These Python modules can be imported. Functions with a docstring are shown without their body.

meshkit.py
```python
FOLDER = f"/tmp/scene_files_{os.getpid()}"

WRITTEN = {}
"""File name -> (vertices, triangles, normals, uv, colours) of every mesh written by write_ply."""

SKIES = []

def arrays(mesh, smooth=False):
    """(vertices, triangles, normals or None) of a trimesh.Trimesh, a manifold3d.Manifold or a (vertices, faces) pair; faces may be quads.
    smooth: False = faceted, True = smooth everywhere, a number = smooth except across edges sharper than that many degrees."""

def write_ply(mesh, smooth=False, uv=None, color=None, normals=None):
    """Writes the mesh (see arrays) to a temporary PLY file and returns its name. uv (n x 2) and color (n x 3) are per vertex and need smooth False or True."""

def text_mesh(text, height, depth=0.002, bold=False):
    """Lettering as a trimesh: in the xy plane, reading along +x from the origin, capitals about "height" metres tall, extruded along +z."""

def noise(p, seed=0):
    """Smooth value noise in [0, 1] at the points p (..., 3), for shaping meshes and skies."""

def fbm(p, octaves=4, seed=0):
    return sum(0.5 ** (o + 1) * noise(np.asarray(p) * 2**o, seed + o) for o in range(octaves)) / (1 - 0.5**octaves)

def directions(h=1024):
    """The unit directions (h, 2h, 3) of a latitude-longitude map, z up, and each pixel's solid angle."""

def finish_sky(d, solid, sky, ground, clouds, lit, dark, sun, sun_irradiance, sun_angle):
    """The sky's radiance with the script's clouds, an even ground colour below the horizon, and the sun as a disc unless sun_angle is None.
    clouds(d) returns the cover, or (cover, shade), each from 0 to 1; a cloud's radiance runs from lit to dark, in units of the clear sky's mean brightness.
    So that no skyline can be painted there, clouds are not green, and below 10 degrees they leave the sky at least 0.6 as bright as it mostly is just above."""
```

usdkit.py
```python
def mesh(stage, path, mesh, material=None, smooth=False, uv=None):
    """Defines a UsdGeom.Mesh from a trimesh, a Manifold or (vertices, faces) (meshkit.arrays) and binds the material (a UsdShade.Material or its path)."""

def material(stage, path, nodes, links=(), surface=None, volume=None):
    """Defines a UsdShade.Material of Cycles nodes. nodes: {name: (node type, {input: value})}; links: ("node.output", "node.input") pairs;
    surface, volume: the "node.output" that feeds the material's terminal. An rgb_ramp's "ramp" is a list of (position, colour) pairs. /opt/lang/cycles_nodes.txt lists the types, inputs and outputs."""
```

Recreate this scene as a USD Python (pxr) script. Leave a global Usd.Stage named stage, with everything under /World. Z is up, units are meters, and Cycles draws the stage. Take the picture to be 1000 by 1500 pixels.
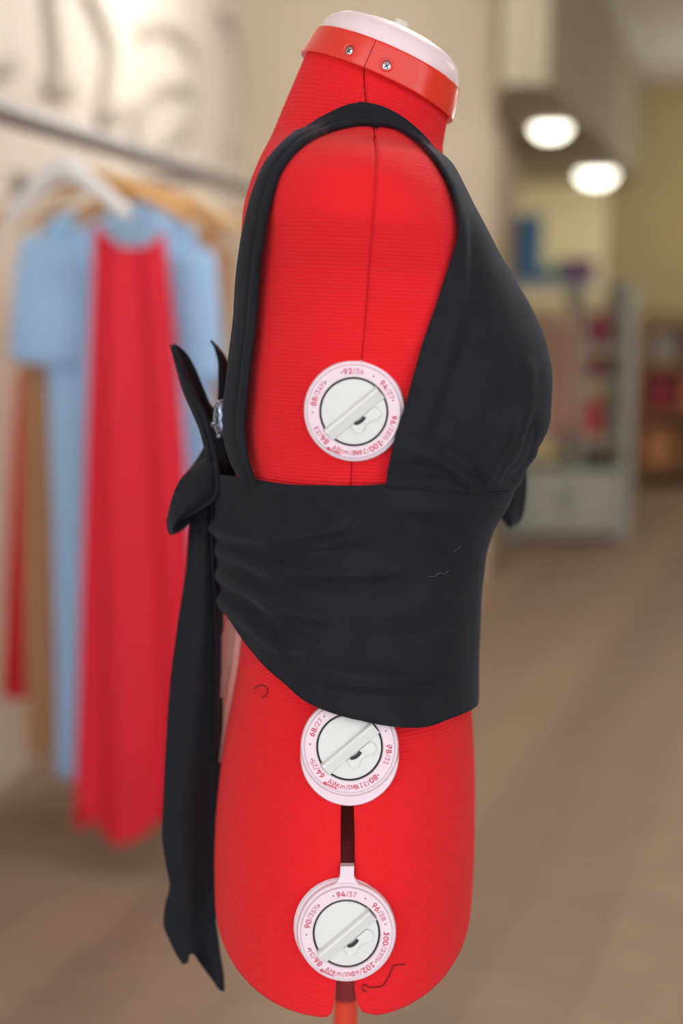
import math, random
import numpy as np, trimesh, usdkit, meshkit
from pxr import Usd, UsdGeom, UsdLux, UsdShade, Gf, Sdf
from scipy.interpolate import PchipInterpolator, LinearNDInterpolator, NearestNDInterpolator
from shapely.geometry import Polygon
from shapely import affinity
PI = math.pi
rng = random.Random(7)
stage = Usd.Stage.CreateInMemory()
UsdGeom.SetStageUpAxis(stage, 'Z'); UsdGeom.SetStageMetersPerUnit(stage, 1.0)
UsdGeom.Xform.Define(stage, '/World'); UsdGeom.Scope.Define(stage, '/World/Looks')

# ---------------------------------------------------------------- camera, daylight, exposure
H, PITCH, FPX = 1.35, math.radians(10.0), 1811.0            # eye height, tilt down, focal length in pixels of a 1000 x 1500 picture
cam = UsdGeom.Camera.Define(stage, '/World/camera')
cam.AddTranslateOp().Set(Gf.Vec3d(0, 0, H)); cam.AddRotateXOp().Set(90.0 - math.degrees(PITCH))
cam.CreateHorizontalApertureAttr(24.0); cam.CreateVerticalApertureAttr(36.0)
cam.CreateFocalLengthAttr(24.0 * FPX / 1000); cam.CreateFStopAttr(2.1); cam.CreateFocusDistanceAttr(0.835)
cam.CreateClippingRangeAttr(Gf.Vec2f(0.05, 200)); cam.CreateExposureAttr(0.2)
sky = UsdLux.DomeLight.Define(stage, '/World/daylight'); sky.CreateIntensityAttr(0.47); sky.CreateColorAttr(Gf.Vec3f(0.93, 0.96, 1.0))
win = UsdLux.RectLight.Define(stage, '/World/shop_window_light'); win.CreateWidthAttr(2.6); win.CreateHeightAttr(2.0)
win.CreateIntensityAttr(1.55); win.CreateColorAttr(Gf.Vec3f(1.0, 0.97, 0.94))
def aim(prim, eye, to):
    m = Gf.Matrix4d(); m.SetLookAt(Gf.Vec3d(*eye), Gf.Vec3d(*to), Gf.Vec3d(0, 0, 1)); prim.AddTransformOp().Set(m.GetInverse())
aim(win, (-2.0, -0.9, 2.75), (0, 0.9, 1.2))
for k, (lx, ly, li) in enumerate(((.55, 2.1, 40.0), (.05, 4.2, 44.0), (2.6, 3.2, 30.0), (3.2, 5.8, 20.0), (2.9, 7.9, 34.0))):   # globe lamps under the ceiling, above and beside the frame
    gl = UsdLux.SphereLight.Define(stage, f'/World/globe_light_{k:03d}'); gl.CreateRadiusAttr(.12); gl.CreateIntensityAttr(li); gl.CreateColorAttr(Gf.Vec3f(1.0, .965, .91))
    gl.AddTranslateOp().Set(Gf.Vec3d(lx, ly, H + (1.15, 1.15, 1.15, .55, .55)[k]))

door = UsdLux.RectLight.Define(stage, '/World/shop_door_light'); door.CreateWidthAttr(.6); door.CreateHeightAttr(1.7); door.CreateIntensityAttr(1.6)   # the glazed shop door at right
aim(door, (2.5, -.5, 1.7), (0, .9, 1.4))

# ---------------------------------------------------------------- from the picture to places
CAM = np.array([0, 0, H]); UP = np.array([0, math.sin(PITCH), math.cos(PITCH)]); FW = np.array([0, math.cos(PITCH), -math.sin(PITCH)])
def ray(px, py):
    px, py = np.asarray(px, float), np.asarray(py, float)
    d = np.zeros(np.broadcast(px, py).shape + (3,)); d[..., 0] = (px - 500) / FPX
    return d + ((750 - py) / FPX)[..., None] * UP + FW
def P(px, py, Y):
    d = ray(px, py); return CAM + d * (np.asarray(Y, float) / d[..., 1])[..., None]
def proj(X):
    r = np.asarray(X) - CAM; z = r @ FW
    return np.stack([500 + FPX * r[..., 0] / z, 750 - FPX * (r @ UP) / z], -1)
def ground(px, py):
    d = ray(px, py); return CAM + d * (-H / d[..., 2])[..., None]

# ---------------------------------------------------------------- names, things, parts
used, origin = {}, {}
def numbered(path):
    n = used.get(path, 0); used[path] = n + 1
    return path if n == 0 else f'{path}_{n:03d}'
def keys(o, **kw):
    for k, v in kw.items():
        if v: o.SetCustomDataByKey(k, v)
    return o
def thing(name, label, cat, at=(0, 0, 0), group=None):
    p = numbered('/World/' + name); x = UsdGeom.Xform.Define(stage, p); at = np.array(at, float)
    x.AddTranslateOp().Set(Gf.Vec3d(*at)); origin[p] = at
    return keys(x.GetPrim(), label=label, category=cat, group=group)
def obj(name, mesh, mat, parent=None, smooth=35, uv=None, **kw):
    base = str(parent.GetPath()) if parent else '/World'
    p = numbered(f'{base}/{name}'); o = origin.get(base, np.zeros(3))
    if isinstance(mesh, (tuple, list)) and not isinstance(mesh[0], trimesh.Trimesh): v, f = mesh; mesh = (np.asarray(v) - o, f)
    else:
        if isinstance(mesh, list): mesh = trimesh.util.concatenate(mesh)
        mesh = mesh.copy(); mesh.apply_translation(-o)
    origin[p] = o
    return keys(usdkit.mesh(stage, p, mesh, M[mat], smooth=smooth, uv=uv).GetPrim(), **kw)
def move(mesh, at): mesh = mesh.copy(); mesh.apply_translation(at); return mesh
def box(a, b):
    a, b = np.minimum(a, b), np.maximum(a, b)
    m = trimesh.creation.box(b - a); m.apply_translation((np.array(a) + b) / 2); return m
def cham(size, c=0.004):                                     # a box with chamfered edges, centred
    import manifold3d
    s = np.array(size) / 2; c = min(c, s.min() * .9); pts = []
    for sx in (-1, 1):
        for sy in (-1, 1):
            for sz in (-1, 1):
                q = np.array([sx, sy, sz])
                for k in range(3):
                    t = s - c; t[k] = s[k]; pts.append(q * t)
    return trimesh.convex.convex_hull(np.array(pts))
def tube(path, r, n=8, caps=True):
    path = np.asarray(path, float); r = np.broadcast_to(np.asarray(r, float), len(path))
    t = np.gradient(path, axis=0); t /= np.linalg.norm(t, axis=1, keepdims=True) + 1e-12
    ref = np.array([0, 0, 1.]) if abs(t[:, 2]).mean() < .8 else np.array([1., 0, 0])
    u = np.cross(t, ref); u /= np.linalg.norm(u, axis=1, keepdims=True) + 1e-12; w = np.cross(u, t)
    a = np.linspace(0, 2 * PI, n, endpoint=False)
    v = path[:, None] + r[:, None, None] * (np.cos(a)[None, :, None] * u[:, None] + np.sin(a)[None, :, None] * w[:, None])
    v = v.reshape(-1, 3); f = []
    for i in range(len(path) - 1):
        for j in range(n):
            k = (j + 1) % n; f += [[i * n + j, i * n + k, (i + 1) * n + k], [i * n + j, (i + 1) * n + k, (i + 1) * n + j]]
    c0, c1 = len(v), len(v) + 1; v = np.vstack([v, path[0], path[-1]])
    for j in range(n):
        k = (j + 1) % n; f += [[c0, k, j], [c1, (len(path) - 1) * n + j, (len(path) - 1) * n + k]]
    m = trimesh.Trimesh(v, f, process=False); m.fix_normals(); return m
def revolve(prof, n=48): return trimesh.creation.revolve(np.array(prof, float), sections=n)
def grid_faces(nu, nv, wrap=False, flip=False):
    i, j = np.meshgrid(np.arange(nu - 1), np.arange(nv if wrap else nv - 1), indexing='ij'); k = (j + 1) % nv
    f = np.stack([i * nv + j, i * nv + k, (i + 1) * nv + k, (i + 1) * nv + j], -1).reshape(-1, 4)
    return f[:, ::-1] if flip else f
def slab(A, B, wrap=False):
    """closed sheet between two grids of points (rows, columns, 3)"""
    nu, nv = A.shape[:2]; n = nu * nv; f = [grid_faces(nu, nv, wrap), grid_faces(nu, nv, wrap, True) + n]
    def rim(idx):
        idx = np.asarray(idx); a, b = idx[:-1], idx[1:]; f.append(np.stack([a, a + n, b + n, b], -1)[:, ::-1])
    cols = np.arange(nv); cols = np.append(cols, 0) if wrap else cols
    rim(cols[::-1]); rim((nu - 1) * nv + cols)
    if not wrap: rim(np.arange(nu) * nv); rim((np.arange(nu) * nv + nv - 1)[::-1])
    f = np.vstack(f); f = np.vstack([f[:, [0, 1, 2]], f[:, [0, 2, 3]]])
    return np.vstack([A.reshape(-1, 3), B.reshape(-1, 3)]), f
def fixed(vf):
    m = trimesh.Trimesh(vf[0], vf[1], process=False)
    if m.volume < 0: m.invert()
    return m

# ---------------------------------------------------------------- materials
M = {}
def lin(r, g, b): return tuple(((c / 255) / 12.92 if c <= 10 else ((c / 255 + .055) / 1.055) ** 2.4) for c in (r, g, b))
def plain(name, col, rough=.6, var=.0, scale=20, bump=0., bscale=200, **kw):
    n = {'p': ('principled_bsdf', {'base_color': col, 'roughness': rough, **kw})}; l = []
    if var or bump: n['t'] = ('texture_coordinate', {})
    if var:
        n['n'] = ('noise_texture', {'scale': scale, 'detail': 4.0}); l.append(('t.object', 'n.vector'))
        n['r'] = ('rgb_ramp', {'ramp': [(.3, tuple(c * (1 - var) for c in col)), (.7, tuple(min(1, c * (1 + var)) for c in col))]})
        l += [('n.fac', 'r.fac'), ('r.color', 'p.base_color')]
    if bump:
        n['bn'] = ('noise_texture', {'scale': bscale, 'detail': 3.0}); n['b'] = ('bump', {'strength': bump, 'distance': .002})
        l += [('t.object', 'bn.vector'), ('bn.fac', 'b.height'), ('b.normal', 'p.normal')]
    M[name] = usdkit.material(stage, '/World/Looks/' + name, n, l, surface='p.BSDF')
def lamp_mat(name, col, s): M[name] = usdkit.material(stage, '/World/Looks/' + name, {'e': ('emission', {'color': col, 'strength': s})}, [], surface='e.emission')
def knit(name, col):
    M[name] = usdkit.material(stage, '/World/Looks/' + name, {
        't': ('texture_coordinate', {}), 'w': ('wave_texture', {'wave_type': 'bands', 'bands_direction': 'y', 'profile': 'sine', 'scale': 126.0, 'distortion': 1.2, 'detail': 2.0, 'detail_scale': 3.0}),
        'fz': ('noise_texture', {'scale': 900.0, 'detail': 3.0, 'roughness': .7}), 'lo': ('noise_texture', {'scale': 14.0, 'detail': 3.0}),
        'mx': ('math', {'math_type': 'multiply_add', 'value2': .55}), 'b': ('bump', {'strength': .55, 'distance': .0012}),
        'r': ('rgb_ramp', {'ramp': [(.25, tuple(c * .88 for c in col)), (.75, tuple(min(1, c * 1.06) for c in col))]}),
        'p': ('principled_bsdf', {'roughness': .92, 'sheen_weight': .12, 'sheen_roughness': .5, 'sheen_tint': (1, .5, .45), 'specular_ior_level': .15})},
        [('t.UV', 'w.vector'), ('t.object', 'fz.vector'), ('t.object', 'lo.vector'), ('fz.fac', 'mx.value1'), ('w.fac', 'mx.value3'), ('mx.value', 'b.height'),
         ('b.normal', 'p.normal'), ('fz.fac', 'r.fac'), ('r.color', 'p.base_color')], surface='p.BSDF')
knit('red_knit', (.82, .016, .024))
M['black_cloth'] = usdkit.material(stage, '/World/Looks/black_cloth', {
    't': ('texture_coordinate', {}), 'm': ('mapping', {'rotation': (0, .9, 0)}), 'w': ('wave_texture', {'bands_direction': 'x', 'scale': 420.0, 'distortion': .6, 'detail': 1.0}),
    'n': ('noise_texture', {'scale': 60.0, 'detail': 3.0}), 'r': ('rgb_ramp', {'ramp': [(.3, (.0080, .0084, .0125)), (.7, (.0110, .0115, .0165))]}),
    'b': ('bump', {'strength': .12, 'distance': .0005}), 'p': ('principled_bsdf', {'roughness': .8, 'sheen_weight': .08, 'sheen_roughness': .4, 'sheen_tint': (.60, .68, 1.), 'specular_ior_level': .22})},
    [('t.object', 'm.vector'), ('m.vector', 'w.vector'), ('w.fac', 'b.height'), ('b.normal', 'p.normal'), ('t.object', 'n.vector'), ('n.fac', 'r.fac'), ('r.color', 'p.base_color')], surface='p.BSDF')
plain('black_thread', (.004, .004, .005), .9)
plain('red_gloss', (.72, .030, .018), .25, coat_weight=.15)
plain('pink_white', (.80, .64, .71), .32)
plain('pink_white_cap', (.84, .68, .72), .35)
plain('knob_white', (.70, .70, .67), .35)
plain('slot_dark', (.012, .012, .014), .5)
plain('mark_red', (.62, .02, .06), .5)
plain('mark_pale', (.62, .06, .14), .5)
plain('dot_dark', (.16, .05, .09), .5)
plain('steel', (.55, .56, .58), .25, metallic=1.0)
plain('shell_white', (.75, .62, .60), .5)
plain('pink_plastic', (.70, .30, .26), .4)
plain('knob_tan', (.72, .66, .54), .45)
plain('pole_red', (.75, .05, .025), .3, coat_weight=.5)
plain('stone_facets', (.28, .31, .42), .15, metallic=.8)
plain('inner_red', (.22, .007, .012), .7)
plain('hole_red', (.30, .012, .012), .35)
plain('thread_dark_red', (.16, .006, .01), .8)
plain('lint_white', (.20, .20, .24), .8)
plain('wall_cream', lin(228, 221, 210), .85, var=.03, scale=2, bump=.05, bscale=60)
plain('wall_beige', lin(205, 190, 168), .85, var=.03, scale=2)
plain('wall_yellow', lin(250, 240, 196), .8, var=.05, scale=2)
plain('wall_olive', lin(176, 158, 114), .8, var=.06, scale=2)
plain('ceiling_grey', lin(226, 222, 216), .9, var=.03, scale=1)
plain('soffit_paint', lin(160, 153, 130), .8, var=.03, scale=1)
plain('letter_grey', lin(190, 184, 172), .5)
plain('rail_grey', lin(150, 147, 146), .4, metallic=.2)
for k, c in enumerate(((150, 128, 110), (144, 123, 106), (156, 134, 114))):
    cc = lin(*c)
    M[f'plank_{k}'] = usdkit.material(stage, f'/World/Looks/plank_{k}', {'t': ('texture_coordinate', {}), 'm': ('mapping', {'scale': (1.5, 14, 4)}),
        'n': ('noise_texture', {'scale': 3.0, 'detail': 5.0, 'distortion': .6}), 'r': ('rgb_ramp', {'ramp': [(.3, tuple(x * .86 for x in cc)), (.7, tuple(x * 1.1 for x in cc))]}),
        'p': ('principled_bsdf', {'roughness': .5, 'specular_ior_level': .4})},
        [('t.object', 'm.vector'), ('m.vector', 'n.vector'), ('n.fac', 'r.fac'), ('r.color', 'p.base_color')], surface='p.BSDF')
plain('dress_red', (.78, .012, .035), .75, var=.05, scale=6)
plain('dress_blue', lin(166, 208, 250), .8, var=.04, scale=6)
plain('dress_tan', lin(188, 138, 100), .85, var=.05, scale=6)
plain('wood_hanger', lin(214, 160, 92), .45, var=.1, scale=30)
plain('wood_pale', lin(216, 188, 150), .5, var=.08, scale=30)
plain('white_plastic', (.82, .82, .83), .4)
plain('hook_steel', (.6, .6, .62), .3, metallic=1.0)
plain('unit_white', lin(170, 172, 164), .5, var=.02, scale=4)
plain('peach_cloth', lin(228, 188, 166), .85, var=.06, scale=8)
plain('rose_cloth', lin(222, 180, 170), .85, var=.06, scale=8)
plain('sand_cloth', lin(214, 190, 164), .85, var=.06, scale=8)
plain('maroon', lin(130, 32, 44), .6, var=.06, scale=8)
plain('bright_red', lin(186, 24, 44), .6, var=.06, scale=8)
plain('dark_navy', lin(40, 42, 58), .7)
plain('blue_card', lin(60, 112, 158), .6)
plain('purple_card', lin(96, 52, 110), .6)
plain('teal_card', lin(120, 150, 140), .6)
plain('shelf_wood', lin(150, 112, 78), .6, var=.12, scale=10)
plain('orange_card', lin(190, 126, 84), .7)
plain('brown_card', lin(120, 92, 62), .7)
plain('grey_card', lin(132, 124, 112), .7)
lamp_mat('lamp_glow', (1.0, .93, .78), 5.0)

# ---------------------------------------------------------------- the room
U = np.array([math.sin(math.radians(11)), math.cos(math.radians(11)), 0]); V = np.array([U[1], -U[0], 0])   # along the left wall, and away from it
CEIL = H + 1.5
def wall(name, a, b, z0, z1, t, mat, side, **kw):           # a wall from a to b in plan, t thick to the given side
    a, b = np.array(a, float), np.array(b, float); d = (b - a) / np.linalg.norm(b - a); n = np.array([d[1], -d[0]]) * side * t
    poly = Polygon([a, b, b + n, a + n]); m = trimesh.creation.extrude_polygon(poly, z1 - z0, engine='earcut'); m.apply_translation([0, 0, z0])
    return obj(name, m, mat, smooth=False, kind='structure', **kw)
RAIL0 = np.array([-.452, 2.74, 1.65])                        # a point of the clothes rail
def rail(Y): return RAIL0 + U * ((Y - RAIL0[1]) / U[1])
wl = lambda Y: (RAIL0 - .58 * V + U * ((Y - RAIL0[1]) / U[1]))[:2]
wall('wall_left', wl(-1.2), wl(5.7), 0, CEIL, .12, 'wall_cream', -1)
c0, c1, c2 = wl(5.7), np.array([.68, 5.75]), np.array([1.10, 7.9])
wall('wall_return', c0, c1, 0, CEIL, .12, 'wall_beige', -1)
wall('wall_passage', c1, c2, 0, CEIL, .12, 'wall_beige', -1)
wall('wall_rear_left', c2, (.9, 9.4), 0, CEIL, .12, 'wall_yellow', -1)
wall('wall_back', (1.0, 9.3), (1.95, 9.3), 0, CEIL, .12, 'wall_yellow', -1)
wall('wall_back_right', (1.95, 9.3), (5.2, 9.3), 0, CEIL, .12, 'wall_olive', -1)
wall('wall_right', (5.0, 9.3), (3.4, -1.2), 0, CEIL, .12, 'wall_olive', -1)
obj('ceiling', box((-2.2, -1.2, CEIL), (5.4, 9.5, CEIL + .1)), 'ceiling_grey', smooth=False, kind='structure')
s0, s1 = P(760, 100, 4.4)[:2], P(935, 272, 9.0)[:2]
so = trimesh.creation.extrude_polygon(Polygon([s0 + (s1 - s0) * .13, s1, (s1[0], 9.29), (1.0, 9.29), c2 + [.02, 0], c1 + [.01, 0], (.62, 5.0)]).buffer(0), .7, engine='earcut'); so.apply_translation([0, 0, H + .8])
obj('trim_1', so, 'soffit_paint', smooth=False, kind='structure')
# floor of wooden planks: a base slab with every plank lying on it
obj('floor', box((-2.2, -1.2, -.06), (5.4, 9.5, -.012)), 'plank_1', smooth=False, kind='structure')
floor = stage.GetPrimAtPath('/World/floor')
g0, g1 = ground(330, 1497), ground(371, 1450); fa = math.atan2(g1[1] - g0[1], g1[0] - g0[0])
D = np.array([math.cos(fa), math.sin(fa)]); E = np.array([-D[1], D[0]]); g0 = g0[:2]
roomp = Polygon([(-1.9, -1.1), (5.2, -1.1), (5.2, 9.25), (-1.9, 9.25)])
view = Polygon([(-.35, -.2), (.35, -.2), (3.3, 9.3), (.5, 9.3), (-.95, 3.9), (-.75, 1.6)])
PW, PL = .20, 1.5; inview, rest = [], []
for i in range(-46, 46):
    off = (i * .37 % 1) * PL
    for j in range(-8, 9):
        q = [g0 + E * (i * PW + e) + D * (j * PL + off + d) for e, d in ((.0008, .0008), (.0008, PL - .0008), (PW - .0008, PL - .0008), (PW - .0008, .0008))]
        po = Polygon(q)
        if not po.intersects(roomp): continue
        (inview if po.intersects(view) else rest).append((po, (i * 7 + j * 3) % 3))
def plank(po): m = trimesh.creation.extrude_polygon(po, .0118, engine='earcut'); m.apply_translation([0, 0, -.0119]); return m
inview.sort(key=lambda x: x[0].centroid.y)
for po, k in inview[:290]: obj('plank', plank(po), f'plank_{k}', floor, smooth=False)
rest += inview[290:]
if rest: obj('plank_field', [plank(po.intersection(roomp)) for po, k in rest if po.intersection(roomp).geom_type == 'Polygon'], 'plank_0', floor, smooth=False, kind='stuff')

# ---------------------------------------------------------------- the dress form's surface
Y0 = .93
SEC = np.array([  # back x, back y, front x, front y (picture, on the form's middle plane), half width, squareness back, squareness front
 (448, 79, 655, 174, .053, 2.0, 2.0), (436, 108, 653, 186, .054, 2, 2), (419, 148, 650, 203, .057, 2, 2), (405, 182, 648, 219, .064, 2, 2), (396, 204, 648, 233, .080, 2, 2),
 (389, 220, 651, 247, .118, 2, 2), (383, 236, 657, 261, .146, 2.1, 2.1), (376, 256, 665, 281, .163, 2.2, 2.2), (368, 280, 676, 306, .171, 2.3, 2.3), (359, 318, 694, 342, .172, 2.3, 2.4),
 (356, 360, 712, 379, .163, 2.3, 2.4), (353, 402, 733, 418, .151, 2.3, 2.5), (352, 450, 758, 462, .146, 2.3, 2.5), (350, 500, 776, 505, .145, 2.3, 2.6), (349, 550, 785, 551, .143, 2.3, 2.7),
 (349, 600, 785, 600, .141, 2.3, 2.7), (349, 640, 771, 640, .139, 2.3, 2.6), (347, 680, 748, 680, .136, 2.3, 2.5), (348, 720, 733, 720, .132, 2.3, 2.4), (350, 760, 711, 760, .128, 2.3, 2.3),
 (353, 800, 699, 800, .126, 2.3, 2.3), (357, 850, 693, 850, .127, 2.3, 2.3), (357, 900, 690, 900, .131, 2.3, 2.3), (352, 950, 687, 950, .137, 2.3, 2.3), (344, 1000, 686, 1000, .145, 2.3, 2.3),
 (333, 1060, 689, 1060, .155, 2.3, 2.3), (325, 1120, 691, 1120, .166, 2.3, 2.3), (320, 1180, 690, 1180, .175, 2.3, 2.3), (319, 1230, 688, 1230, .181, 2.3, 2.3), (320, 1272, 685, 1272, .184, 2.3, 2.3)], float)
NS = len(SEC)
SB, SF = P(SEC[:, 0], SEC[:, 1], Y0), P(SEC[:, 2], SEC[:, 3], Y0)
ARC = np.concatenate([[0], np.cumsum(np.linalg.norm(np.diff((SB + SF) / 2, axis=0), axis=1))])
ip = PchipInterpolator(np.arange(NS), np.column_stack([SB[:, [0, 2]], SF[:, [0, 2]], SEC[:, 4:], ARC, SEC[:, 1]]))
def super_(c, s, n): return np.sign(c) * np.abs(c) ** (2 / n), np.sign(s) * np.abs(s) ** (2 / n)
def S(v, th):
    """the form's surface: v counts the sections from the neck down, th = 0 in front, PI/2 on the side nearest the camera, PI behind"""
    v, th = np.broadcast_arrays(np.asarray(v, float), np.asarray(th, float)); k = ip(np.clip(v, 0, NS - 1))
    c, s = np.cos(th), np.sin(th); n = np.where(c > 0, k[..., 6], k[..., 5])
    a, b = super_(c, s, n); t = (a + 1) / 2                  # 0 at the back point, 1 at the front point
    x = k[..., 0] + (k[..., 2] - k[..., 0]) * t; z = k[..., 1] + (k[..., 3] - k[..., 1]) * t; y = Y0 - k[..., 4] * b
    bust = np.exp(-((v - 14.6) / 2.0) ** 2); x = x - .022 * bust * np.exp(-((y - Y0) / .032) ** 2) * (c > 0) * c
    low = np.clip((v - (NS - 5)) / 4, 0, 1); z = z - .016 * low ** 2 * np.abs(b) ** 2   # the lower edge dips a little at the sides
    over = np.maximum(v - (NS - 1), 0); z = z - over * .022 * c ** 2
    return np.stack([x, y, z], -1)
def N(v, th):
    e = 1e-3; dv = S(np.minimum(v + e, NS - 1 - 1e-6), th) - S(np.minimum(v + e, NS - 1 - 1e-6) - 2 * e, th); dt = S(v, th + e) - S(v, th - e)
    n = np.cross(dv, dt); n /= np.linalg.norm(n, axis=-1, keepdims=True) + 1e-12
    out = np.stack([np.cos(th), -np.sin(th), 0 * th], -1) + 0 * n
    return n * np.sign((n * out).sum(-1, keepdims=True) + 1e-9)
def off(v, th, d): v, th = np.broadcast_arrays(np.asarray(v, float), np.asarray(th, float)); return S(v, th) + N(v, th) * np.asarray(d)[..., None]
def seek(offset):
    """picture -> (v, th) on the near side of the surface at this offset"""
    v, th = np.meshgrid(np.linspace(0, NS - 1, 200), np.linspace(-.15, PI + .15, 160), indexing='ij')
    X = off(v, th, np.full(v.shape, offset)); facing = ((CAM - X) * N(v, th)).sum(-1) > 0; px = proj(X)
    pts, val = px[facing], np.column_stack([v[facing], th[facing]])
    near = NearestNDInterpolator(pts, val); line = LinearNDInterpolator(pts, val)
    def f(q):
        q = np.atleast_2d(np.asarray(q, float)); r = line(q); bad = np.isnan(r[:, 0]); r[bad] = near(q[bad]); return r
    return f
seek0, seek3 = seek(0.0), seek(.0032)
def dense(q, n):                                              # a smooth curve through points, n samples evenly along it
    q = np.asarray(q, float); t = np.concatenate([[0], np.cumsum(np.linalg.norm(np.diff(q, axis=0), axis=1) + 1e-6)])
    return PchipInterpolator(t, q)(np.linspace(0, t[-1], n))
def v_of(py, side=0):                                         # the section that meets the middle plane at this height of the picture
    return float(np.interp(py, SEC[:, 1 + 2 * side], np.arange(NS)))

# ---------------------------------------------------------------- dress form
base = np.array([(SB[-1, 0] + SF[-1, 0]) / 2, Y0, 0])
form = thing('dress_form', 'adjustable red knit dressmaking form with white dials, wearing the black crop top', 'dress form', base)
def seam_curve(px):
    q = seek0(dense(px, 120)); o = np.argsort(q[:, 0]); q = q[o]
    return lambda v: np.interp(v, q[:, 0], q[:, 1])
seam_f = seam_curve([(534, 78), (533, 110), (537, 150), (549, 186), (552, 240), (546, 330), (538, 430), (530, 520), (522, 600), (514, 690), (511, 850), (510, 1000), (516, 1150), (518, 1180), (520, 1292), (519, 1400), (519, 1440), (525, 1475), (548, 1499)])
seam_b = seam_curve([(533, 78), (532, 110), (536, 150), (548, 186), (551, 240), (545, 330), (537, 430), (529, 520), (521, 600), (513, 690), (510, 850), (508, 1000), (501, 1150), (499, 1180), (498, 1292), (494, 1400), (492, 1440), (488, 1475), (480, 1502)])
def panel(which, d_out, d_in, v0=0., v1=NS - 1., nv=300, nt=150, inset=0.0):
    v = np.linspace(v0, v1, nv)[:, None]; vc = np.clip(v, 0, NS - 1)
    if which == 'front': a = seam_f(vc) - inset; t = np.linspace(-1, 1, nt)[None]; th = t * a
    else: a = seam_b(vc) + inset; t = np.linspace(0, 1, nt)[None]; th = a + (2 * PI - 2 * a) * t
    edge = np.minimum(np.arange(nt), np.arange(nt)[::-1])[None] * np.ones_like(v)
    roll = np.where(edge == 0, -.0016, np.where(edge == 1, -.0004, 0))        # edges turn in at the seams
    A = off(v + 0 * th, th, d_out + roll); B = off(v + 0 * th, th, d_in + 0 * th); uv = np.stack([th * .12, np.interp(v, np.arange(NS), ARC) + 0 * th - .02 * np.cos(th) * np.clip((vc - 23) / 6, 0, 1)], -1).reshape(-1, 2)
    vf = slab(A, B); return fixed(vf), np.vstack([uv, uv])
for w, nm in (('front', 'front_panel'), ('back', 'back_panel')):
    m, uv = panel(w, 0.0, -.0022); obj(nm, m, 'red_knit', form, smooth=True, uv=uv)
    m, uv = panel(w, -.0024, -.0044, 22.0, NS - 1 + .16, 60, 100, .004); obj(nm.replace('panel', 'shell'), m, 'shell_white', form, smooth=True, label='pale plastic shell under the red knit, showing at the lower rim')
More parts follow.
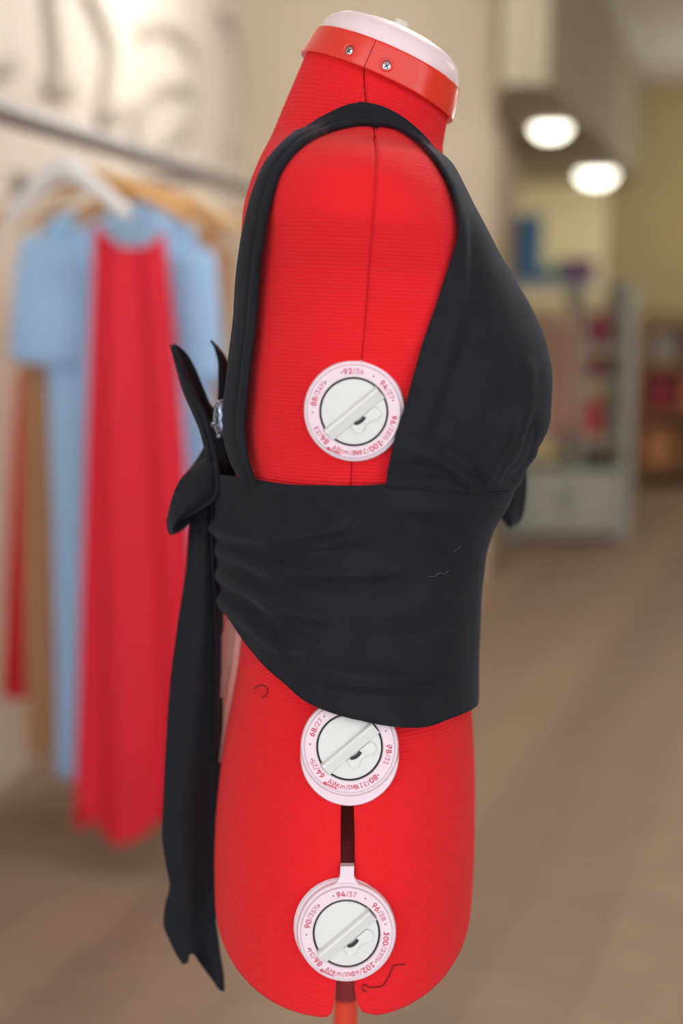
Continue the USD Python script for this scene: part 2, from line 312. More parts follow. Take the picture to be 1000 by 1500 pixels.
# neck ring in two halves, cap and its knob
RB0, RF0, RB1, RF1 = P(444, 81, Y0), P(658, 178, Y0), P(466, 45, Y0), P(669, 134, Y0)
def ring_pt(t, th, d, w=.0565):
    b, f = RB0 + (RB1 - RB0) * t, RF0 + (RF1 - RF0) * t; c, r = (b + f) / 2, (f - b) / 2; r = r * (1 + d / np.linalg.norm(r))
    th = np.asarray(th, float); return c + np.cos(th)[..., None] * r + np.sin(th)[..., None] * np.array([0, -(w - .001 * t + d), 0])
def ring_half(a, b):
    th = np.linspace(a, b, 60); prof = [(0, .0), (0, .0016), (.04, .0022), (.9, .0022), (1., .0014), (1., -.003), (0, -.003)]
    g = np.stack([ring_pt(t, th, d) for t, d in prof + prof[:1]]); v = g[:-1].reshape(-1, 3); n = len(th); f = []
    k = len(prof)
    for i in range(k):
        for j in range(n - 1): f.append([i * n + j, ((i + 1) % k) * n + j, ((i + 1) % k) * n + j + 1, i * n + j + 1])
    f = np.array(f); tri = np.vstack([f[:, [0, 1, 2]], f[:, [0, 2, 3]]])
    for s in (0, n - 1): tri = np.vstack([tri, [[s, i * n + s, (i + 1) * n + s] for i in range(1, k - 1)]])
    m = trimesh.Trimesh(v, tri, process=False); m.fix_normals(); return m
def ring_theta(px, py):                                       # the angle of the ring that shows at this place of the picture
    th = np.linspace(.1, PI - .1, 600); t = np.linspace(0, 1, 41); g = np.stack([ring_pt(k, th, .0022) for k in t]); d = np.linalg.norm(proj(g) - [px, py], axis=-1)
    i, j = np.unravel_index(d.argmin(), d.shape); return t[i], th[j]
tj = ring_theta(541, 80)[1]
rf = obj('neck_ring_front', ring_half(-tj + .004, tj - .004), 'red_gloss', form, label='glossy red front half of the neck band')
rb = obj('neck_ring_back', ring_half(tj + .004, 2 * PI - tj - .004), 'red_gloss', form, label='glossy red back half of the neck band')
def frame(at, z, up=(0, 0, 1)):
    z = np.array(z, float) / np.linalg.norm(z); x = np.cross(up, z); x /= np.linalg.norm(x); y = np.cross(z, x); T = np.eye(4); T[:3, 0], T[:3, 1], T[:3, 2], T[:3, 3] = x, y, z, at; return T
def put(m, T): m = m.copy(); m.apply_transform(T); return m
for px, py, half in ((512, 73, rb), (566, 95, rf)):
    t, th = ring_theta(px, py); p = ring_pt(t, th, .0022); n = ring_pt(t, th, .01) - p; T = frame(p, n)
    obj('screw_cup', put(revolve([(.0030, .0003), (.0043, .0006), (.0047, .0002), (.0048, -.002), (.0030, -.002)], 32), T), 'red_gloss', half)
    obj('screw_hollow', put(revolve([(0, .0003), (.0041, .0004), (.0041, -.001), (0, -.001)], 32), T), 'hole_red', half)
    s = put(revolve([(0, .0012), (.0016, .0010), (.0027, .0004), (.0027, 0), (0, 0)], 24), T); s.apply_translation(np.array([0, 0, -.0009])); obj('screw', s, 'steel', half, label='steel cross-head screw')
    cr = [put(cham((.0034, .0007, .0003), .0001), T @ trimesh.transformations.rotation_matrix(a, [0, 0, 1]) @ trimesh.transformations.translation_matrix([0, 0, .00115])) for a in (.5, .5 + PI / 2)]
    cr = trimesh.util.concatenate(cr); cr.apply_translation(np.array([0, 0, -.0009])); obj('screw_slot', cr, 'slot_dark', half)
axis = np.cross(RF1 - RB1, [0, 1, 0]); axis /= -np.linalg.norm(axis); axis *= np.sign(axis[2])
cap_rows = [(.0, -.004), (.972, -.004), (.985, .0), (.985, .003), (.965, .0075), (.91, .0125), (.80, .0165), (.6, .0195), (.3, .021), (.0, .0215)]
th = np.linspace(0, 2 * PI, 96, endpoint=False); c = (RB1 + RF1) / 2; r = (RF1 - RB1) / 2
def cap_pt(s, h, a): return c + s * (np.cos(a)[..., None] * r + np.sin(a)[..., None] * np.array([0, -.0553, 0])) + axis * h
g = np.stack([cap_pt(s, h, th) for s, h in cap_rows]); f = grid_faces(len(cap_rows), 96, True)
m = trimesh.Trimesh(g.reshape(-1, 3), np.vstack([f[:, [0, 1, 2]], f[:, [0, 2, 3]]]), process=False); m.fix_normals()
cap = obj('neck_cap', m, 'pink_white_cap', form, smooth=40, label='pale pink-white domed neck cap')
kb = cham((.0105, .012, .009), .0015); T = frame(c + axis * .0245 + r * -.02, axis, up=(0, 1, 0)); obj('cap_knob', put(kb, T), 'knob_tan', cap)
# pole and base of the stand
bx = np.array([P(507, 1490, .80)[0] , Y0 - .0, 0])
obj('pole', [tube([(bx[0], Y0, .06), (bx[0], Y0, .5), (bx[0], Y0, .782)], .0100, 24)], 'pole_red', form, label='glossy red stand pole')
obj('inner_column', tube([(bx[0], Y0, .781), (bx[0], Y0, 1.2)], .0095, 16), 'inner_red', form)
obj('pole_collar', put(revolve([(.0102, .04), (.022, .04), (.03, 0), (.03, -.05), (.0102, -.05)], 32), trimesh.transformations.translation_matrix([bx[0], Y0, .12])), 'slot_dark', form)
for k in range(4):
    a = k * PI / 2 + PI / 4; q = np.array([math.cos(a), math.sin(a), 0]); o = np.array([bx[0], Y0, 0])
    obj('leg', tube([o + q * .018 + [0, 0, .1], o + q * .1 + [0, 0, .075], o + q * .24 + [0, 0, .02]], [.013, .012, .010], 10), 'slot_dark', form)
    obj('foot', put(revolve([(0, .022), (.013, .02), (.016, 0), (0, 0)], 20), trimesh.transformations.translation_matrix(o + q * .24)), 'slot_dark', form)
# back adjusting strip seen below the top
def strip(edge_a, edge_b, Y, thick):
    a, b = P(*np.array(edge_a, float).T, Y), P(*np.array(edge_b, float).T, Y); A = np.stack([a, b], 1); return fixed(slab(A - [0, thick / 2, 0], A + [0, thick / 2, 0]))
obj('back_strip', strip([(349, 890), (343, 960), (335, 1010), (328, 1060), (322, 1110)], [(357, 890), (353, 950), (346, 1000), (335, 1060), (326, 1110)], Y0 - .012, .022), 'pink_plastic', form, smooth=False, label='pale pink plastic slide at the back opening')
obj('back_tab', strip([(333, 905), (325, 930), (325, 985), (322, 1000), (316, 1019)], [(348, 890), (343, 935), (333, 985), (329, 1003), (329, 1021)], Y0 - .010, .006), 'pink_plastic', form, smooth=False, label='small flared pink plastic tab at the back opening')

# size dials
R = .0300
def rad(prof, n=64): return revolve([(a * R, b * R) for a, b in prof], n)
def lay(mesh, x, y, rot, z):
    T = trimesh.transformations.rotation_matrix(rot, [0, 0, 1]); T[:3, 3] = [x * R, y * R, z * R]; m = mesh.copy(); m.apply_transform(T); return m
def words(txt, hgt, bold):
    m = meshkit.text_mesh(txt, hgt * R, .0002, bold); b = m.bounds; m.apply_translation([-(b[0, 0] + b[1, 0]) / 2, -hgt * R / 2, 0]); return m
def dial(px, py, tilt, marks, dots, name2, tabbed=False, lip=0., scale=1.0, ns=.0):
    v, a = seek0([(px, py)])[0]; n = N(np.array(v), np.array(a)); p = S(v, a)
    z = n * .5 + np.array([0, -1, 0]) * .5; z = z / np.linalg.norm(z) + np.array([tilt[0], 0, tilt[1]]); T = frame(p + z / np.linalg.norm(z) * (.0015 + ns), z); T[:3, :3] *= scale
    house = [rad([(0, -.45), (1.06, -.45), (1.09, -.02), (1.06, .05), (1.0, .08), (0, .08)])]
    if lip: house.append(move(rad([(0, -.5), (1.04, -.5), (1.10, -.12), (1.07, -.05), (.6, -.02), (0, -.02)]), [0, -lip * R, 0]))
    if tabbed:
        po = Polygon([(-.13, 1.42), (.17, 1.42), (.16, 1.2), (.22, 1.08), (.42, .9), (-.55, .85), (-.2, 1.08), (-.14, 1.2)])
        t = trimesh.creation.extrude_polygon(affinity.scale(po, R, R, origin=(0, 0)), .3 * R, engine='earcut'); t.apply_translation([0, 0, -.27 * R]); house.append(t)
        house.append(move(rad([(0, -.5), (1.0, -.5), (1.08, -.14), (1.04, -.07), (0, -.05)]), [-.08 * R, .06 * R, 0]))
    d = obj('dial', [put(m, T) for m in house], 'pink_white', form, smooth=40, label=f'round pale pink size dial marked {name2}')
    obj('bezel', put(rad([(.735, .02), (.735, .15), (.755, .175), (.93, .175), (.985, .15), (1.0, .10), (1.0, 0), (.735, 0)]), T), 'pink_white', d)
    obj('gap', put(rad([(0, .095), (.735, .095), (.735, .0), (0, .0)]), T), 'slot_dark', d, label='dark gap round the knob')
    obj('knob', put(rad([(0, .185), (.4, .18), (.655, .165), (.69, .14), (.695, .09), (0, .09)]), T), 'knob_white', d, label='white turning knob')
    # the bar handle: wide facet below, narrow facet above, cut ends
    prof = Polygon([(-.19, .06), (.15, .06), (.12, .24), (.085, .29), (.03, .30), (-.165, .21)])
    hb = trimesh.creation.extrude_polygon(affinity.scale(prof, R, R, origin=(0, 0)), 1.43 * R, engine='earcut')
    hb.apply_transform(np.array([[0, 0, 1, -.74 * R], [1, 0, 0, 0], [0, 1, 0, 0], [0, 0, 0, 1]])); hb.fix_normals()
    ang = math.radians(40); obj('handle', put(lay(hb, .02, .0, ang, 0), T), 'knob_white', d, smooth=False, label='white bar handle')
    key = Polygon([(-.22, -.19), (.40, -.19), (.46, -.27), (.43, -.40), (.30, -.43), (.16, -.36), (.02, -.36), (-.14, -.45), (-.24, -.36)]).buffer(-.02).buffer(.02)
    km = trimesh.creation.extrude_polygon(affinity.scale(key, R, R, origin=(0, 0)), .085 * R, engine='earcut'); obj('catch', put(lay(km, .0, .0, ang, .165), T), 'knob_white', d, smooth=False, label='small white catch beside the handle')
    aa = np.linspace(math.radians(205), math.radians(310), 14); arc = np.column_stack([.17 * np.cos(aa), .10 * np.sin(aa)]); sl = Polygon(np.vstack([arc * 1.0 + [0, -.16], (arc * [.80, .45] + [0, -.155])[::-1]])).buffer(.012)
    sm = trimesh.creation.extrude_polygon(affinity.scale(sl, R, R, origin=(0, 0)), .01 * R, engine='earcut'); obj('slot', put(lay(sm, .02, .0, ang, .25), T), 'slot_dark', d, smooth=False, label='black curved slot')
    for a, run, below in marks:                                # words along the ring, centred on the angle a, clockwise from the top
        ms = [words(t, h, b) for t, h, b in run]; ws = [np.ptp(m.vertices[:, 0]) / R for m in ms]; gap = .022; at_ = -(sum(ws) + gap * (len(ws) - 1)) / 2
        for (t, h, b), m, w in zip(run, ms, ws):
            x = math.radians(a) + (at_ + w / 2) / .865 * 1.0; at_ += w + gap
            q = lay(m, .865 * math.sin(x), (-1 if below else 1) * .865 * math.cos(x), x if below else -x, .176)
            obj('marking', put(q, T), 'mark_red' if b or below else 'mark_pale', d, smooth=False)
    for a in dots:
        a = math.radians(a); obj('dot', put(lay(trimesh.creation.cylinder(.017 * R, .006 * R, sections=12), .87 * math.sin(a), .87 * math.cos(a), 0, .178), T), 'dot_dark', d)
    ar = Polygon([(-.585, -.765), (-.505, -.745), (-.515, -.785), (-.275, -.895), (-.285, -.915), (-.525, -.807), (-.53, -.84)])
    am = trimesh.creation.extrude_polygon(affinity.scale(ar, R, R, origin=(0, 0)), .006 * R, engine='earcut'); am.apply_translation([0, 0, .175 * R]); obj('arrow', put(am, T), 'mark_red', d, smooth=False)
def num(big, small, a): return [(a, [(big, .115, True), ('/' + small, .105, False)], False)]
def foot(code): return [(-25, [(code, .108, False)], True), (-3, [('cm', .095, False), ('/INS', .09, False)], True)]
dial(519, 602, (.0, .03), num('92', '36', 0) + num('94', '37', 56) + num('96', '38½', 113) + num('100', '39½', 159) + num('84', '33', 234) + num('88', '34½', 297) + foot('AB'), (-17, 29, 73, 97, 136, 247, 269, 317), 'AB')
dial(512, 1092, (.0, .12), num('68', '27', 300) + num('78', '31', 101) + num('80', '31½', 155) + num('64', '25', 236) + foot('AW'), (320, 66, 87, 134, 252, 274), 'AW', lip=.22, ns=.0038)
dial(507, 1362, (.0, .10), num('94', '37', 0) + num('96', '38', 56) + num('100', '39½', 109) + num('102', '40', 155) + num('86', '34', 234) + num('90', '35½', 297) + foot('AH'), (-19, 28, 76, 91, 133, 249, 269, 316), 'AH', tabbed=True, ns=.002)

# ---------------------------------------------------------------- black crop top
top = thing('crop_top', 'black sleeveless crop top with a bow at the back, worn by the red form', 'top', base)
def seg_dist(px, line):
    line = np.asarray(line, float); a, b = line[:-1], line[1:]; d = b - a
    t = np.clip(((px[..., None, :] - a) * d).sum(-1) / (d * d).sum(-1), 0, 1); q = a + t[..., None] * d
    D2 = np.linalg.norm(px[..., None, :] - q, axis=-1); k = D2.argmin(-1); n = len(a)
    along = (k + np.take_along_axis(t, k[..., None], -1)[..., 0]) / n; return D2.min(-1), along
def folds(v, th, lines):
    tn = np.where(th > PI, 2 * PI - th, th); px = proj(off(v, tn, .003 + 0 * tn)); h = np.zeros(v.shape)
    for pts, amp, sig in lines:
        pts = dense(pts, 24); d, s = seg_dist(px, pts); h += 1.6 * amp * np.exp(-(d / sig) ** 2) * np.clip(np.minimum(s, 1 - s) * 5 + .06, 0, 1)
    return np.maximum(h, -.0022)
def swell(v, th, at_, rad_, h):                               # cloth lifted over a dial
    tn = np.where(th > PI, 2 * PI - th, th); d = np.linalg.norm(proj(off(v, tn, .003 + 0 * tn)) - at_, axis=-1)
    k = np.clip((rad_ * 2.1 - d) / (rad_ * 1.2), 0, 1); return h * k * k * (3 - 2 * k)
# waist panel
def th_curve(pts, ends):
    q = seek3(pts); q = q[np.argsort(q[:, 1])]; t = np.concatenate([[0], q[:, 1], [PI]]); v = np.concatenate([[ends[0]], q[:, 0], [ends[1]]])
    t, i = np.unique(t, return_index=True); return PchipInterpolator(t, v[i])
wt = th_curve([(380, 703), (420, 709), (470, 711), (530, 711), (575, 709), (630, 714), (680, 721)], (v_of(722, 1), v_of(690)))
wb = th_curve([(368, 943), (400, 984), (430, 1006), (455, 1024), (500, 1046), (560, 1061), (610, 1063), (655, 1052)], (v_of(1022, 1), v_of(818)))
thn = np.concatenate([np.linspace(0, PI, 200), np.linspace(PI, 2 * PI, 200)[1:-1]])
tn = np.where(thn > PI, 2 * PI - thn, thn); sv = np.linspace(0, 1, 150)[:, None]
vv = wt(tn)[None] + (wb(tn) - wt(tn))[None] * sv; tt = np.broadcast_to(thn, vv.shape)
WF = [([(318, 735), (345, 775), (400, 790), (470, 778), (520, 765)], .0030, 9), ([(322, 770), (365, 815), (430, 838), (520, 838), (600, 828)], .0030, 12), ([(325, 805), (370, 860), (430, 895), (500, 905)], .0028, 11),
      ([(330, 845), (365, 900), (410, 945), (452, 965)], .0032, 9), ([(322, 745), (350, 795), (400, 815), (470, 812), (540, 800)], -.0018, 8), ([(326, 790), (370, 842), (440, 868), (540, 872)], -.0016, 9), ([(330, 830), (365, 880), (420, 925), (470, 940)], -.0020, 8),
      ([(450, 968), (520, 985), (600, 990), (670, 975), (692, 965)], .0012, 9), ([(452, 984), (520, 1002), (600, 1006), (670, 992)], -.0014, 7), ([(560, 740), (620, 745), (680, 752), (715, 745)], .0012, 10),
      ([(520, 905), (600, 890), (680, 850), (700, 820)], .0012, 14), ([(500, 930), (580, 935), (660, 905), (695, 885)], -.0010, 12)]
seam = [(531, 712), (515, 765), (487, 850), (463, 930), (453, 962), (450, 985), (437, 1012)]
h = folds(vv, tt, WF + [(seam, -.0004, 2.0)]) + swell(vv, tt, (512, 1092), 72, .0125)
back = np.clip((tn - 2.35) / .7, 0, 1)[None]; back = back * back * (3 - 2 * back)
d = .0046 + h + back * .013 * np.clip(1 - np.abs(sv - .5) * .2, 0, 1) + .0015 * sv ** 2
hem = -.0011 * np.exp(-((sv - .992) / .006) ** 2); A = off(vv, tt, d + hem); B = off(vv, tt, d - .0013)
wp = obj('waist_panel', fixed(slab(A, B, True)), 'black_cloth', top, smooth=True)
for off_px in (0,):
    q = seek3(dense(seam, 60)); X = off(q[:, 0], q[:, 1], .0046 + folds(q[:, 0], q[:, 1], WF) - .0002); obj('side_seam', tube(X, .00028, 6), 'black_thread', wp, label='stitched side seam')
# bodice cups (near one, and its mirror image)
arm = seek3(dense([(546, 182), (572, 185), (602, 199), (632, 226), (654, 262), (666, 305), (668, 338), (661, 374), (643, 434), (618, 505), (597, 575), (579, 640), (564, 712)], 140))
nl_px = seek3(dense([(525, 150), (555, 155), (585, 170), (612, 192), (636, 220)], 40))
nl = np.vstack([nl_px, dense([(nl_px[-1][0], nl_px[-1][1]), (v_of(262, 1), .42), (v_of(320, 1), .33), (v_of(400, 1), .26), (v_of(480, 1), .20), (v_of(560, 1), .13), (v_of(640, 1), .06), (v_of(725, 1), .0)], 100)])
nr = len(nl); arm = dense(arm, nr); nl = dense(nl, nr)
CF = [([(700, 718), (668, 690), (640, 672), (600, 660)], .0030, 10), ([(698, 716), (690, 690), (668, 668), (640, 655)], -.0034, 8), ([(706, 718), (712, 685), (735, 645), (755, 590)], .0026, 12), ([(640, 250), (672, 330), (672, 420), (640, 560), (605, 680)], .0024, 14),
      ([(660, 270), (690, 360), (690, 450), (665, 560), (620, 660)], -.0016, 15), ([(730, 712), (752, 690), (772, 660), (778, 600)], -.0030, 8), ([(745, 712), (770, 688), (785, 655)], .0022, 8), ([(688, 718), (655, 705), (610, 700)], -.0016, 6),
      ([(768, 520), (772, 590), (766, 640)], .0016, 10)]
for side, nm in ((1, 'near'), (-1, 'far')):
    s = np.linspace(0, 1, 110)[None]; vv = arm[:, :1] + (nl[:, :1] - arm[:, :1]) * s; tt = arm[:, 1:] + (nl[:, 1:] - arm[:, 1:]) * s
    h = .8 * folds(vv, tt, CF) + swell(vv, tt, (519, 602), 72, .0050); edge = -.0010 * np.exp(-(s / .012) ** 2) - .0004 * np.exp(-((s - .075) / .008) ** 2); low = np.linspace(0, 1, nr)[:, None]
    d = .0046 + h + edge + .0035 * np.exp(-((tt - .25) / .25) ** 2) * np.exp(-((low - .66) / .16) ** 2)
    A, B = off(vv, tt, d), off(vv, tt, d - .0014)
    if side < 0: A[..., 1], B[..., 1] = 2 * Y0 - A[..., 1], 2 * Y0 - B[..., 1]; A[..., 0] += .004 * np.exp(-((low - .72) / .09) ** 2); B[..., 0] += .004 * np.exp(-((low - .72) / .09) ** 2)
    obj('bodice_cup', fixed(slab(A, B)), 'black_cloth', top, smooth=True)
sq = seek3(dense([(566, 711), (600, 713), (640, 717), (690, 723), (722, 722), (742, 717)], 50)); obj('band_seam', tube(off(sq[:, 0] - .03, sq[:, 1], .0052 + 0 * sq[:, 0]), .0006, 6), 'black_thread', top, smooth=True, label='dark seam line between the cups and the waist panel')
# back straps
so_px = (dense([(538, 151), (525, 150), (500, 155), (470, 164), (440, 180), (412, 203), (388, 235), (371, 275), (358, 320), (348, 365), (341, 420), (337, 480), (333, 540), (331, 590), (332, 630), (340, 668), (352, 694), (362, 704)], 160))
si_px = (dense([(556, 184), (530, 180), (505, 183), (478, 190), (450, 204), (425, 226), (406, 255), (393, 290), (384, 330), (377, 385), (372, 440), (368, 490), (362, 540), (358, 590), (355, 630), (358, 660), (364, 685), (372, 706)], 160))
seek10 = seek(.0100)
def strap_edge(px): w = np.clip((px[:, 1:] - 240) / 130, 0, 1) * (np.arange(len(px))[:, None] > 30); w = w * w * (3 - 2 * w); return seek3(px) * (1 - w) + seek10(px) * w, w
(so_, wo_), (si_, _) = strap_edge(so_px), strap_edge(si_px)
wd = np.linalg.norm(S(so_[:, 0], so_[:, 1]) - S(si_[:, 0], si_[:, 1]), axis=1); kk = np.minimum(1, .034 / wd); kk = np.convolve(np.pad(kk, 12, mode='edge'), np.ones(25) / 25, 'valid')   # a strap of even width
so_ = si_ + (so_ - si_) * kk[:, None]
for side in (1, -1):
    s = np.linspace(0, 1, 30)[None]; vv = so_[:, :1] + (si_[:, :1] - so_[:, :1]) * s; tt = so_[:, 1:] + (si_[:, 1:] - so_[:, 1:]) * s
    lo = np.linspace(0, 1, 160)[:, None]
    d = .0040 + .0058 * wo_ + .0012 * np.sin(PI * s) - .0012 * np.exp(-((s - .76) / .05) ** 2) - .0010 * np.exp(-(s / .04) ** 2) - .001 * np.exp(-((s - 1) / .04) ** 2) + .004 * np.clip((lo - .62) / .2, 0, 1) * (1 - .8 * s)
    A, B = off(vv, tt, d), off(vv, tt, d - .0020)
    if side < 0: A[..., 1], B[..., 1] = 2 * Y0 - A[..., 1], 2 * Y0 - B[..., 1]
    obj('strap', fixed(slab(A, B)), 'black_cloth', top, smooth=True)
# bow, tails, button: ribbons between two edges given in the picture at their own distances
def ribbon(left, right, Yl, Yr, wave=0.0, thick=.0012, nr=90, nc=26, phase=0., curl=0.0, end=None):
    # end: the lower edge's own outline, where it is not straight
    L, Rr = dense(left, nr), dense(right, nr); s = np.linspace(0, 1, nc); q = L[:, None] + (Rr - L)[:, None] * s[None, :, None]
    u = np.linspace(0, 1, nr)[:, None]
    if end is not None:
        eb = dense(end, nc); q = q + (np.clip((u - .90) / .10, 0, 1) ** 1.3)[..., None] * (eb - (L[-1] + (Rr[-1] - L[-1]) * s[:, None]))[None]
    yl = np.interp(u[:, 0], np.linspace(0, 1, len(Yl)), Yl)[:, None]; yr = np.interp(u[:, 0], np.linspace(0, 1, len(Yr)), Yr)[:, None]
    Yg = yl + (yr - yl) * s[None] + wave * np.sin(2 * PI * s[None] * 1.2 + phase + 2.2 * u) - curl * np.sin(PI * s)[None]
    A = P(q[..., 0], q[..., 1], Yg)
    du, dv = np.gradient(A, axis=0), np.gradient(A, axis=1); n = np.cross(du, dv); n /= np.linalg.norm(n, axis=-1, keepdims=True) + 1e-12
    n *= np.sign(n[..., 1:2].mean() + 1e-9)
    return fixed(slab(A, A + n * thick))
YB = Y0 - .012
tail = ribbon([(283, 728), (277, 770), (272, 830), (259, 920), (248, 1010), (242, 1100), (238, 1190), (237, 1222), (242, 1262), (248, 1298), (241, 1328), (239, 1352), (250, 1382), (260, 1402), (268, 1413)],
              [(313, 715), (313, 770), (317, 830), (322, 920), (322, 1010), (320, 1100), (318, 1190), (317, 1250), (316, 1300), (316, 1338), (320, 1375), (325, 1410), (328, 1430), (329, 1452)],
              [YB, YB - .02, YB - .03, YB - .035], [YB - .014, YB - .02, YB - .02, YB - .03], .0022, curl=.004, nr=130, nc=40, end=[(268, 1413), (274, 1411), (278, 1398), (285, 1398), (296, 1412), (311, 1434), (325, 1452), (329, 1452)])
obj('bow_tail', tail, 'black_cloth', top, smooth=True)
tail2 = ribbon([(306, 720), (304, 800), (300, 900), (296, 1010), (292, 1150), (288, 1280), (290, 1340)], [(320, 720), (321, 800), (325, 900), (325, 1010), (322, 1150), (318, 1300), (318, 1345)],
               [YB + .016] * 2, [YB + .004, YB + .006], .0015, curl=-.003)
obj('bow_tail', tail2, 'black_cloth', top, smooth=True)
fold = ribbon([(309, 722), (309, 800), (314, 880), (316, 960), (315, 1040), (313, 1120)], [(318, 722), (319, 800), (323, 880), (324, 960), (322, 1040), (320, 1120)], [YB - .026, YB - .03], [YB - .012, YB - .018], 0, curl=.004, nc=10)
obj('tail_fold', fold, 'black_cloth', top, smooth=True)
# upper loop: a folded leaf of cloth, two faces meeting along the top edge
obj('bow_loop', ribbon([(249, 507), (253, 522), (259, 545), (268, 575), (281, 605), (292, 632), (298, 655), (303, 690)], [(256, 505), (268, 528), (279, 556), (291, 584), (302, 610), (309, 640), (316, 665), (320, 700)], [YB - .012, YB - .03, YB - .028], [YB - .02, YB - .034, YB - .022], 0, nc=20, curl=.006), 'black_cloth', top, smooth=True)
obj('bow_loop', ribbon([(250, 505), (262, 530), (273, 558), (286, 588), (298, 612), (306, 640), (312, 670)], [(254, 505), (272, 518), (286, 540), (297, 566), (307, 592), (317, 606), (322, 640)], [YB + .004, YB - .0, YB - .002], [YB + .016, YB + .02, YB + .01], 0, nc=20, curl=-.006), 'black_cloth', top, smooth=True)
# lower loop hanging out to the left
obj('bow_loop', ribbon([(304, 668), (283, 683), (262, 705), (250, 735), (245, 762), (247, 776), (252, 783)], [(318, 672), (321, 700), (318, 716), (308, 730), (290, 744), (268, 758), (254, 772)], [YB - .014, YB - .034, YB - .04], [YB - .03, YB - .04, YB - .044], 0, nc=24, curl=.008), 'black_cloth', top, smooth=True)
obj('bow_loop', ribbon([(252, 783), (247, 774), (246, 762), (252, 750), (275, 735), (306, 716)], [(256, 783), (268, 776), (281, 764), (297, 750), (312, 734), (321, 716)], [YB - .03, YB - .028], [YB + .0, YB + .006], 0, nc=16, curl=-.004), 'black_cloth', top, smooth=True)
obj('bow_loop', ribbon([(298, 655), (288, 672), (276, 688), (272, 692)], [(306, 658), (300, 678), (286, 692), (276, 694)], [YB - .002, YB + .006], [YB - .006, YB + .0], 0, nc=10, curl=.004, nr=40), 'black_cloth', top, smooth=True)
# far loop, a spike against the far strap
obj('bow_loop', ribbon([(308, 499), (314, 512), (319, 535), (319, 565), (317, 600), (316, 640)], [(311, 499), (325, 514), (334, 530), (338, 565), (336, 600), (336, 640)], [YB + .02, YB + .024], [YB + .03, YB + .03], 0, nc=16, curl=.005), 'black_cloth', top, smooth=True)
# centre fold and knot
obj('bow_edge', tube(P(*dense([(252, 510), (264, 540), (281, 575), (296, 602), (306, 630), (313, 660), (318, 690), (319, 712), (314, 728), (292, 745), (268, 760)], 60).T, YB - .04), np.interp(np.linspace(0, 1, 60), [0, .1, .5, .9, 1], [.0008, .0018, .0022, .0018, .0008]), 10), 'black_cloth', top, smooth=True)
kn = trimesh.creation.icosphere(4, 1.0); kv = kn.vertices; kn.vertices = kv * (1 + .10 * (meshkit.fbm(kv * 3 + 5)[:, None] - .5)) * [.0115, .020, .036]; kn.apply_translation(P(325, 672, YB - .005)); obj('bow_knot', kn, 'black_cloth', top, smooth=True)
bt = trimesh.creation.icosphere(2, 1.0); bt.vertices *= [.0065, .0075, .0145]; bt.apply_translation(P(325, 614, YB - .022)); bj = obj('button', bt, 'stone_facets', top, smooth=False, label='glittering faceted glass button beside the bow knot')
for k in range(14):
    a, b = rng.uniform(0, 2 * PI), rng.uniform(-1, 1); q = np.array([math.cos(a) * math.sqrt(1 - b * b) * .0064, math.sin(a) * math.sqrt(1 - b * b) * .0075, b * .0142]); s = trimesh.creation.icosphere(0, .0021); obj('stone', move(s, P(325, 614, YB - .022) + q), 'stone_facets', bj, smooth=False)
# front knot end, hanging on the far side under the bust
obj('front_knot', ribbon([(722, 712), (726, 735), (736, 755), (745, 764), (752, 768)], [(768, 676), (772, 700), (770, 735), (765, 758), (756, 770)], [Y0 + .03, Y0 + .06], [Y0 + .05, Y0 + .09], .003, nc=20, nr=40, thick=.004), 'black_cloth', top, smooth=True)

# loose threads on the form
def thread(pts, name, label, mat, r=.00035, o=.0008, fn=seek0):
    q = fn(dense(pts, 40)); X = off(q[:, 0], q[:, 1], o + 0 * q[:, 0]); t = obj(name, tube(X, r, 6), mat, smooth=True); keys(t, label=label, category='thread')
thread([(374, 1009), (379, 1005), (386, 1004), (392, 1008), (393, 1014), (389, 1020), (384, 1022)], 'loose_thread', 'short curled dark thread on the red form left of the waist dial', 'thread_dark_red')
thread([(592, 1412), (576, 1414), (572, 1422), (567, 1433), (558, 1444), (541, 1446), (533, 1441), (530, 1448), (536, 1452)], 'loose_thread', 'long wavy dark thread on the red form beside the lowest dial', 'thread_dark_red')
thread([(626, 843), (634, 843), (641, 838), (648, 839), (654, 834)], 'lint', 'pale wisp of lint on the black waist panel, the longer lower one', 'lint_white', .00012, .0050, seek3)
thread([(661, 807), (666, 803), (671, 799)], 'lint', 'short pale wisp of lint on the black waist panel, the upper one', 'lint_white', .00011, .0050, seek3)

